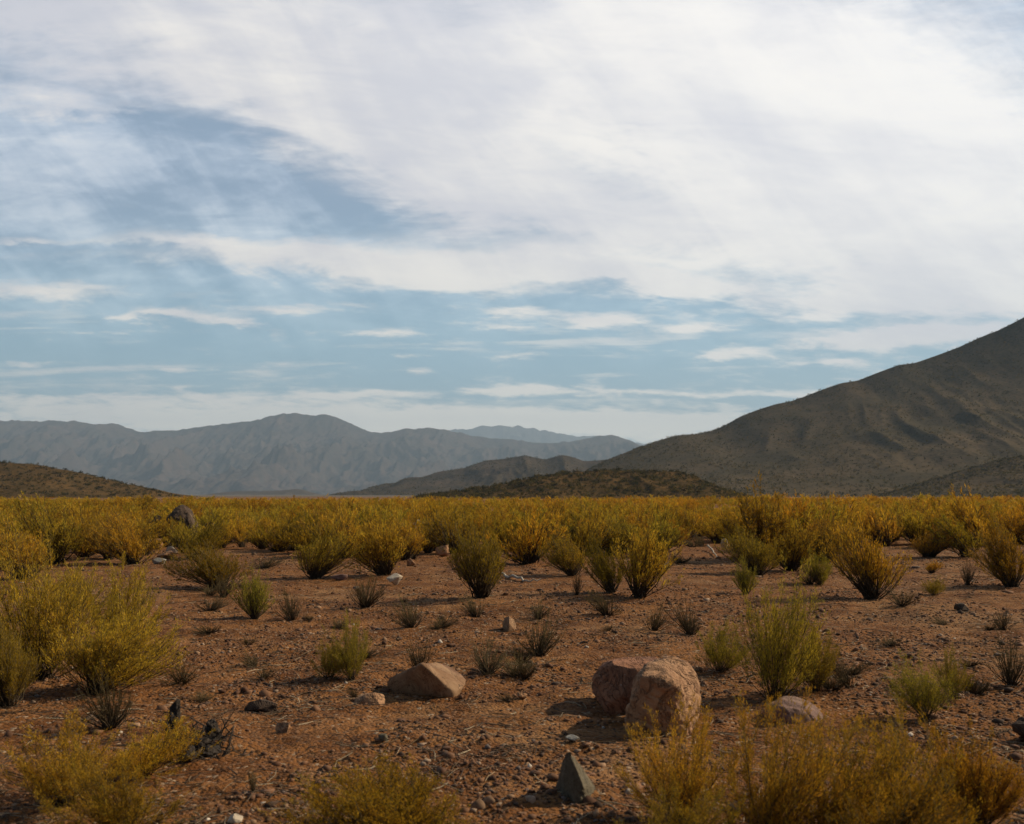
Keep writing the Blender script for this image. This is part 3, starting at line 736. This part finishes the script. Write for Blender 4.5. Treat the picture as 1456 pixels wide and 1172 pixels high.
rock('rock', 1047, 1064, 756, 772, None, 9, M_PALE, 'pale cream stone behind the upright whitish stone', 87, .05, .8, .1, icos=ICO3)
rock('rock', 941, 951, 800, 812, None, 9, M_PALE, 'small whitish stone right of the bright golden leaning bush', 88, .05, .8, .1, icos=ICO3)
rock('rock', 47, 57, 742, 766, None, 10, M_PALE, 'narrow pale standing stone among the far left shrubs', 89, .05, .8, .1, icos=ICO3)
rock('rock', 336, 356, 1161, 1176, None, 9, M_PALE, 'whitish stone at the bottom edge left of centre', 90, .05, .8, .1, icos=ICO3)
rock('rock', 398, 420, 1029, 1043, None, 9, M_TAN, 'reddish lump right of the blackened stump', 91, .06, .8, .2, icos=ICO3)
rock('rock', 355, 402, 997, 1014, None, 8, M_BLK, 'low dark lump standing in for a shadowed hollow left of the thin green bush', 92, .06, .5, .1, icos=ICO3)  # dark lump put where the soil only has a shadowed hollow
rock('rock', 735, 749, 984, 994, None, 9, M_TAN, 'small tan stone between the dome rock and the boulders', 93, .05, .8, .2, icos=ICO3)

# ---- bleached branches
def branch(name, pts, rad, label, mat, cat='branch'):
    P = np.array(pts, float)[None]; k = P.shape[1]
    t = np.linspace(0, k - 1, 14); P = np.stack([np.interp(t, np.arange(k), P[0, :, i]) for i in range(3)], -1)[None]
    P[0] += np.random.default_rng(len(label)).normal(0, rad * .5, P[0].shape)
    c = P[0].mean(0); P = P - c
    V, F = tubes(P, np.linspace(rad, rad * .35, 14)[None], 7)
    o = link(name, mesh_np(name, V, F, None, mat, True)); o.location = c
    tag(o, label, cat)
M_WOOD = mat_rock('bleached_wood', (.50, .43, .34), (.40, .33, .25), (.3, .24, .18), 20, .2)
def gp(px, py, up=0): x, y, z = ground_at(px, py); return (x, y, z + up)
branch('fallen_branch', [gp(712, 822, .06), gp(728, 826, .05), gp(748, 828, .05), gp(768, 829, .05)], .035, 'whitish bent branch lying on the soil right of the olive topped bush', M_WOOD)
x, y, z = ground_at(590, 780)
branch('dead_branch', [(x - .05, y, .75), (x + .10, y, .92), (x + .28, y + .1, .80)], .03, 'bleached branch raised among the golden shrubs left of centre', M_WOOD)
branch('dead_branch', [(x - .02, y, .80), (x + .04, y, .60), (x + .16, y, .40)], .03, 'bleached branch hanging below the raised one', M_WOOD)
x, y, z = ground_at(800, 778)
branch('dead_branch', [(x - .05, y, .32), (x + .22, y, .26)], .03, 'short pale branch resting above the round grey gold bush', M_WOOD)
branch('fallen_branch', [gp(1007, 782, .12), gp(1014, 788, .06), gp(1021, 795, .02)], .03, 'thin pale branch leaning on the soil beside the white stones', M_WOOD)

# ---- blackened stump in the left foreground
M_CHAR = mat_rock('charred_wood', (.045, .034, .026), (.075, .055, .042), (.022, .017, .014), 18, .8, .8)
bx, by, bz = ground_at(272, 1078)
root = link('dead_stump', None); root.location = (bx, by, bz)
tag(root, 'blackened twiggy stump remains on the left foreground soil', 'stump')
r = np.random.default_rng(8)
for (px, base, top, w, tilt) in ((243, 1056, 1003, 17, .15), (305, 1052, 1026, 16, -.3), (283, 1068, 1050, 22, .5), (266, 1083, 1062, 20, -.2), (292, 1075, 1062, 30, .9)):
    x, y, z = ground_at(px, base)
    h = (base - top) / FPX * y; w = w / FPX * y
    D, F = ICO3
    k = 1 + .55 * n3(D * 1.0, 2.4, int(px)) + .4 * n3(D, 6, int(px) + 2) + .2 * n3(D, 13, int(px) + 5)
    V = D * k[:, None] * np.array([w * .5, w * .45, h * .56]); V[:, 2] += h * .42
    V[:, 0] += tilt * V[:, 2] * .6
    o = link('stub', mesh_np('stub', V, F, None, M_CHAR, False), root)
    o.location = (x - bx, y - by, z - bz)
tw = []
for k in range(130):
    px, py = r.choice([243, 300, 272, 285]) + r.normal(0, 11), r.uniform(1046, 1082)
    x, y, z = ground_at(px, py); q = np.array([x - bx, y - by, z - bz])
    d = r.normal(0, 1, 3); d[2] = abs(d[2]) * (1.4 if px < 258 else .5) + .1; d /= np.linalg.norm(d); L_ = r.uniform(.06, .24)
    tw.append(np.stack([q, q + d * L_ * .5 + r.normal(0, .022, 3), q + d * L_ + r.normal(0, .04, 3) - (0, 0, .02)]))
V, F = tubes(np.array(tw), r.uniform(.003, .009, (len(tw), 1)) * np.array([[1, .8, .4]]), 4)
link('twigs', mesh_np('twigs', V, F, None, M_CHAR), root)
# ------------------------------------------------------------------ gravel, litter
def pebbles(n, seed):
    r = np.random.default_rng(seed)
    D, F = ico(1)
    d = 4.3 * (34 / 4.3) ** (r.uniform(0, 1, n) ** .9); u = r.uniform(-.62, .62, n)
    x, y = u * d, d
    keep = (.5 + fbm(x / 1.1, y / 1.1, 61, 3)) > r.uniform(.22, .78, n)
    x, y = x[keep], y[keep]; n = len(x)
    s = np.clip(r.lognormal(math.log(.0075), .55, n), .004, .045) * (1 + y / 34)
    m = len(D)
    jit = r.uniform(.45, 1.35, (n, m, 1))
    V = D[None] * jit * np.stack([s * r.uniform(.8, 1.5, n), s * r.uniform(.7, 1.2, n), s * r.uniform(.45, .9, n)], -1)[:, None]
    a = r.uniform(0, 6.28, n); c, sn = np.cos(a)[:, None], np.sin(a)[:, None]
    V = np.stack([V[..., 0] * c - V[..., 1] * sn, V[..., 0] * sn + V[..., 1] * c, V[..., 2]], -1)
    V += np.stack([x, y, gh(x, y) + s * .12], -1)[:, None]
    tones = np.array([(.19, .095, .05), (.13, .062, .034), (.26, .155, .09), (.32, .22, .15), (.16, .12, .10), (.075, .045, .03), (.50, .42, .34)])
    c = tones[r.choice(7, n, p=[.34, .32, .125, .03, .025, .156, .004])] * r.uniform(.75, 1.25, (n, 1))
    FF = (F[None] + (np.arange(n) * m)[:, None, None]).reshape(-1, 3)
    me = mesh_np('gravel', V.reshape(-1, 3), FF, np.repeat(c, m, 0), M_PEB)
    tag(link('gravel', me), 'loose reddish gravel and clods scattered over the clearing', 'gravel', None, 'stuff')
pebbles(110000, 3)
def litter(n, seed):
    r = np.random.default_rng(seed)
    d = 4.3 * (30 / 4.3) ** r.uniform(0, 1, n); u = r.uniform(-.62, .62, n); x, y = u * d, d
    ok = (.5 + fbm(x / .8, y / .8, 66, 3)) > r.uniform(.2, .95, n); x, y = x[ok], y[ok]; n = len(x)
    a = r.uniform(0, 6.28, n); L = r.uniform(.02, .11, n) * (1 + y / 60)
    dx, dy = np.cos(a) * L, np.sin(a) * L
    k = r.normal(0, .2, (n, 2)) * L[:, None]
    p0 = np.stack([x - dx, y - dy], -1); p2 = np.stack([x + dx, y + dy], -1); p1 = np.stack([x, y], -1) + k
    P = np.stack([p0, p1, p2], 1)
    z = gh(P[..., 0], P[..., 1]) + r.uniform(.004, .02, (n, 3))
    P = np.concatenate([P, z[..., None]], -1)
    V, F = tubes(P, (r.uniform(.0012, .003, n) * (1 + y / 25))[:, None] * np.ones((1, 3)), 3)
    tones = np.array([(.40, .31, .20), (.24, .16, .09), (.10, .07, .045), (.06, .045, .035)])
    c = np.repeat(tones[r.choice(4, n, p=[.22, .28, .28, .22])] * r.uniform(.7, 1.2, (n, 1)), 9, 0)
    tag(link('dry_litter', mesh_np('dry_litter', V, F, c, M_STRAW)), 'dry straw and twig bits strewn over the soil', 'litter', None, 'stuff')
litter(16000, 4)

# ------------------------------------------------------------------ haze
bm = bmesh.new(); bmesh.ops.create_cube(bm, size=1)
me = bpy.data.meshes.new('haze'); bm.to_mesh(me); bm.free()
hz = link('haze', me); hz.scale = (39000, 39000, 1502); hz.location = (0, 0, 1502 / 2 - 5)
m, nt, out = material('valley_haze')
pv = nt.new('ShaderNodeVolumePrincipled')
pv.inputs['Color'].default_value = (.62, .80, 1.0, 1); pv.inputs['Density'].default_value = 8.0e-5; pv.inputs['Anisotropy'].default_value = 0.1
nt.l.new(pv.outputs[0], out.inputs['Volume'])
me.materials.append(m)
tag(hz, 'pale blue haze filling the valley before the far ranges', 'haze', None, 'stuff')

# ------------------------------------------------------------------ sky
w = bpy.data.worlds.new('World'); scene.world = w; w.use_nodes = True
nt = NT(w.node_tree); nt.n.clear()
wo = nt.new('ShaderNodeOutputWorld'); bg = nt.new('ShaderNodeBackground')
sky = nt.new('ShaderNodeTexSky', sky_type='NISHITA', sun_disc=False)
sky.sun_elevation = SUN_EL; sky.sun_rotation = SUN_AZ; sky.air_density = 1.0; sky.dust_density = 1.0; sky.ozone_density = 1.6
SKY_STR = .055
D = E(nt, nt.new('ShaderNodeTexCoord').outputs['Generated'])
dx, dy, dz = nt.sep(D)
yy = nt.math('MAXIMUM', dy, .08)
u, v = dx / yy, dz / yy
front = nt.smooth(dy, .15, .45)
# streaky noises: finer and flatter towards the horizon, as a level cloud sheet looks
zz = nt.math('MAXIMUM', dz, 0.0) + .12
cu, cv = dx / zz, dy / zz
sheet = nt.xyz(cu, cv, 0.0)
nA = nt.noise(nt.xyz(u * 2.2 + v * .9, v * 7.5, .3), 1.0, 9, .62, .5)
nB = nt.noise(nt.xyz(u * 6.0, v * 24.0 + u * 3.0, 2.3), 1.0, 8, .62, .6)
nC = nt.noise(sheet, 1.1, 8, .6, .8)
nD = nt.noise(nt.xyz(u * 14.0, v * 46.0 - u * 7, 5.0), 1.0, 6, .6, .4)
nS = nt.noise(nt.xyz(u * 3.0, v * 5.0, 9.0), 1.0, 6, .55, .3)
low_v = nt.smooth(v, .10, .30)
uw = u + (nA - .5) * (low_v * .10 + .04) + (nB - .5) * .09 + (nD - .5) * .05
vw = v + (nA - .5) * (low_v * .05 + .012) + (nB - .5) * (low_v * .03 + .012) + (nD - .5) * .014
def blob(px, py, rx, ry, amp, rot=0.0, warp=True, pw=2.0):
    a, b = ray(px, py)
    U, W = (uw, vw) if warp else (u, v)
    U, W = U - a, W - b
    if rot:
        c, s = math.cos(R(rot)), math.sin(R(rot))
        U, W = U * c - W * s, U * s + W * c
    U, W = U * (FPX / rx), W * (FPX / ry)
    q = U * U + W * W
    return nt.math('POWER', 2.71828, q * -1.0) * amp
B = [(230, 105, 330, 70, .50, 6), (460, 150, 150, 75, .50, 22), (600, 215, 130, 90, .50, 22), (700, 90, 600, 110, .40), (60, 10, 420, 45, .40), (600, -40, 1200, 90, .35),
     (1130, 230, 480, 190, .75, 0), (1420, 330, 330, 150, .6, 0), (1000, 60, 500, 120, .35), (690, 290, 170, 60, .55, 6), (900, 340, 220, 40, .35, 0),
     (430, 366, 250, 26, .80, 5), (640, 394, 130, 26, .60, 8), (760, 375, 70, 18, .5), (250, 345, 120, 12, .3, 3),
     (70, 410, 120, 14, .60, 2), (250, 450, 62, 11, .75, 2), (200, 445, 30, 5, .4), (330, 458, 50, 7, .5, 2), (420, 437, 110, 8, .55), (100, 372, 200, 12, .30), (20, 350, 60, 6, .4),
     (945, 406, 115, 17, .85, 8), (850, 392, 60, 10, .5), (870, 453, 56, 9, .75, 3), (1000, 463, 42, 7, .70), (1052, 500, 30, 9, .80), (1235, 486, 110, 14, .85, -4), (1340, 478, 80, 9, .6, -3), (1180, 517, 66, 6, .70),
     (1190, 438, 80, 14, .6), (1400, 415, 190, 34, .65), (740, 440, 60, 7, .5), (720, 460, 70, 6, .5), (560, 471, 100, 6, .55), (480, 405, 60, 8, .3),
     (740, 505, 50, 5, .55), (600, 527, 26, 7, .55), (760, 551, 60, 6, .60), (930, 556, 330, 5, .5), (1100, 560, 120, 4, .4), (270, 524, 80, 6, .50), (390, 520, 50, 5, .4), (30, 518, 90, 6, .45), (500, 560, 160, 6, .45), (330, 548, 120, 5, .35), (160, 470, 100, 5, .35), (560, 505, 90, 4, .3),
     (120, 592, 440, 26, .68), (560, 600, 420, 26, .64), (860, 606, 360, 24, .66), (150, 566, 260, 7, .45),
     (230, 255, 250, 75, -.20, 6), (450, 262, 110, 45, .20, 20), (350, 200, 120, 40, .14, 18), (420, 322, 150, 12, -.14),
     (150, 160, 120, 14, .22, 12), (110, 290, 150, 16, .30, 14), (280, 285, 9, 50, .30, -28), (262, 270, 6, 40, .2, -30), (310, 300, 8, 40, .2, -28), (60, 345, 90, 8, .25, 0), (60, 215, 110, 12, .22, 10), (200, 215, 60, 8, .2, 20),
     (500, 505, 900, 40, -.14), (760, 345, 100, 10, -.16), (840, 428, 260, 12, -.12), (700, 420, 120, 8, -.12)]
cov = None
for q in B:
    e = blob(*q); cov = e if cov is None else cov + e
nG = nt.noise(nt.xyz(u * 30.0, v * 150.0 + u * 9, 1.0), 1.0, 6, .68, .4)
nE = nt.noise(nt.xyz(u * 13.0 + v * 6, v * 58.0, 7.0), 1.0, 7, .66, .3)
tex = (nE - .5) * (1.0 - low_v) * 1.7 + (nG - .5) * (1.0 - low_v) * 1.3 + (nA - .5) * (low_v * .45 + .15) + (nB - .5) * (low_v * .25 + .35) + (nC - .5) * .30 + (nD - .5) * .22
aloft = nt.smooth(dz, .82, .55)
c6, s6 = math.cos(R(52)), math.sin(R(52))
nW = nt.noise(nt.xyz((u * c6 - v * s6) * 4.0, (u * s6 + v * c6) * 17.0, 4.0), 1.0, 7, .6, .7)
nH = nt.noise(nt.xyz(u * 3.4 + v * 2, v * 62.0 - u * 1.5, 8.0), 1.0, 7, .62, .5)
streak = nt.smooth(nH + (nE - .5) * .5 + (nB - .5) * .4, .50, .74) * nt.smooth(v, .03, .07) * nt.smooth(v, .26, .15) * .62 * front
nF = nt.noise(nt.xyz(u * 20.0 + v * 12.0, v * 62.0 - u * 12.0, 3.0), 1.0, 6, .65, .5)
thick = nt.smooth(cov + tex + (nW - .5) * .30 * low_v + (nF - .5) * .42, .05, .78) * front * aloft
wisp = nt.smooth(nA * .40 + nB * .35 + nW * .35 + (nD - .5) * .25, .45, .74) * (low_v * .72 + .06) * front * aloft
# cloud tone: creamy where thick, lavender grey where thin; brighter towards the sun
sunv = (math.cos(SUN_EL) * math.sin(SUN_AZ), math.cos(SUN_EL) * math.cos(SUN_AZ), math.sin(SUN_EL))
dotn = nt.new('ShaderNodeVectorMath', operation='DOT_PRODUCT'); nt.put(dotn.inputs[0], D); dotn.inputs[1].default_value = sunv
glow = nt.smooth(E(nt, dotn.outputs['Value']), .15, .95)
shade = nt.smooth(nS * .5 + nB * .25 + nA * .35 + (nW - .5) * .2 - (v - .25) * .35, .40, .66)
ccol = nt.mix(shade, (.69, .69, .75), (1.03, .975, .905))
ccol = nt.mix(nt.smooth(v, .14, .02) * .8, ccol, (1.65, 1.50, 1.22))
white = nt.mix(nt.smooth(nS * .45 + nB * .25 + nA * .45 + (nW - .5) * .2, .42, .66), (1.00, .985, 1.01), (1.20, 1.165, 1.125))
ccol = nt.mix(glow * .85, ccol, white)
skyc = nt.new('ShaderNodeVectorMath', operation='MULTIPLY')
nt.l.new(sky.outputs[0], skyc.inputs[0]); skyc.inputs[1].default_value = (SKY_STR * .95, SKY_STR * 1.04, SKY_STR * 1.06)
veil = nt.math('MINIMUM', wisp * .5 + .36, 1.0) * front * aloft      # blue layer added ahead to lift the dimmed sky; thin wisps thicken it
vcol = nt.mix(nt.smooth(v, .13, .33), (.56, 1.0, 1.26), (.60, .80, 1.06))
veiled = nt.mix(veil, E(nt, skyc.outputs[0]), vcol)
final = nt.mix(nt.math('MAXIMUM', nt.math('MAXIMUM', thick * .96, wisp * .68), streak), veiled, ccol)
nt.put(bg.inputs['Color'], final); bg.inputs['Strength'].default_value = 1.0
nt.l.new(bg.outputs[0], wo.inputs['Surface'])

# ------------------------------------------------------------------ sun
L = bpy.data.lights.new('sun', 'SUN'); L.energy = 5.0; L.angle = R(.6); L.color = (1, .85, .61)
so = link('sun', L); so.rotation_euler = Vector(sunv).to_track_quat('Z', 'Y').to_euler(); so.location = (60, 20, 60)

# ------------------------------------------------------------------ camera
cd = bpy.data.cameras.new('camera'); cam = link('camera', cd)
cd.sensor_width = 36; cd.lens = 36 * FPX / 1456; cd.clip_start = .1; cd.clip_end = 80000
cd.dof.use_dof = True; cd.dof.focus_distance = 14; cd.dof.aperture_fstop = 2.8
cam.location = (0, 0, CAM_H); cam.rotation_euler = (R(90) + PITCH, 0, 0)
scene.camera = cam

scene.view_settings.view_transform = 'Standard'; scene.view_settings.look = 'None'
scene.view_settings.exposure = 0.06; scene.view_settings.gamma = 1
scene.cycles.use_denoising = True
scene.cycles.max_bounces = 8; scene.cycles.diffuse_bounces = 3; scene.cycles.transmission_bounces = 4; scene.cycles.volume_bounces = 0
scene.cycles.sample_clamp_indirect = 6
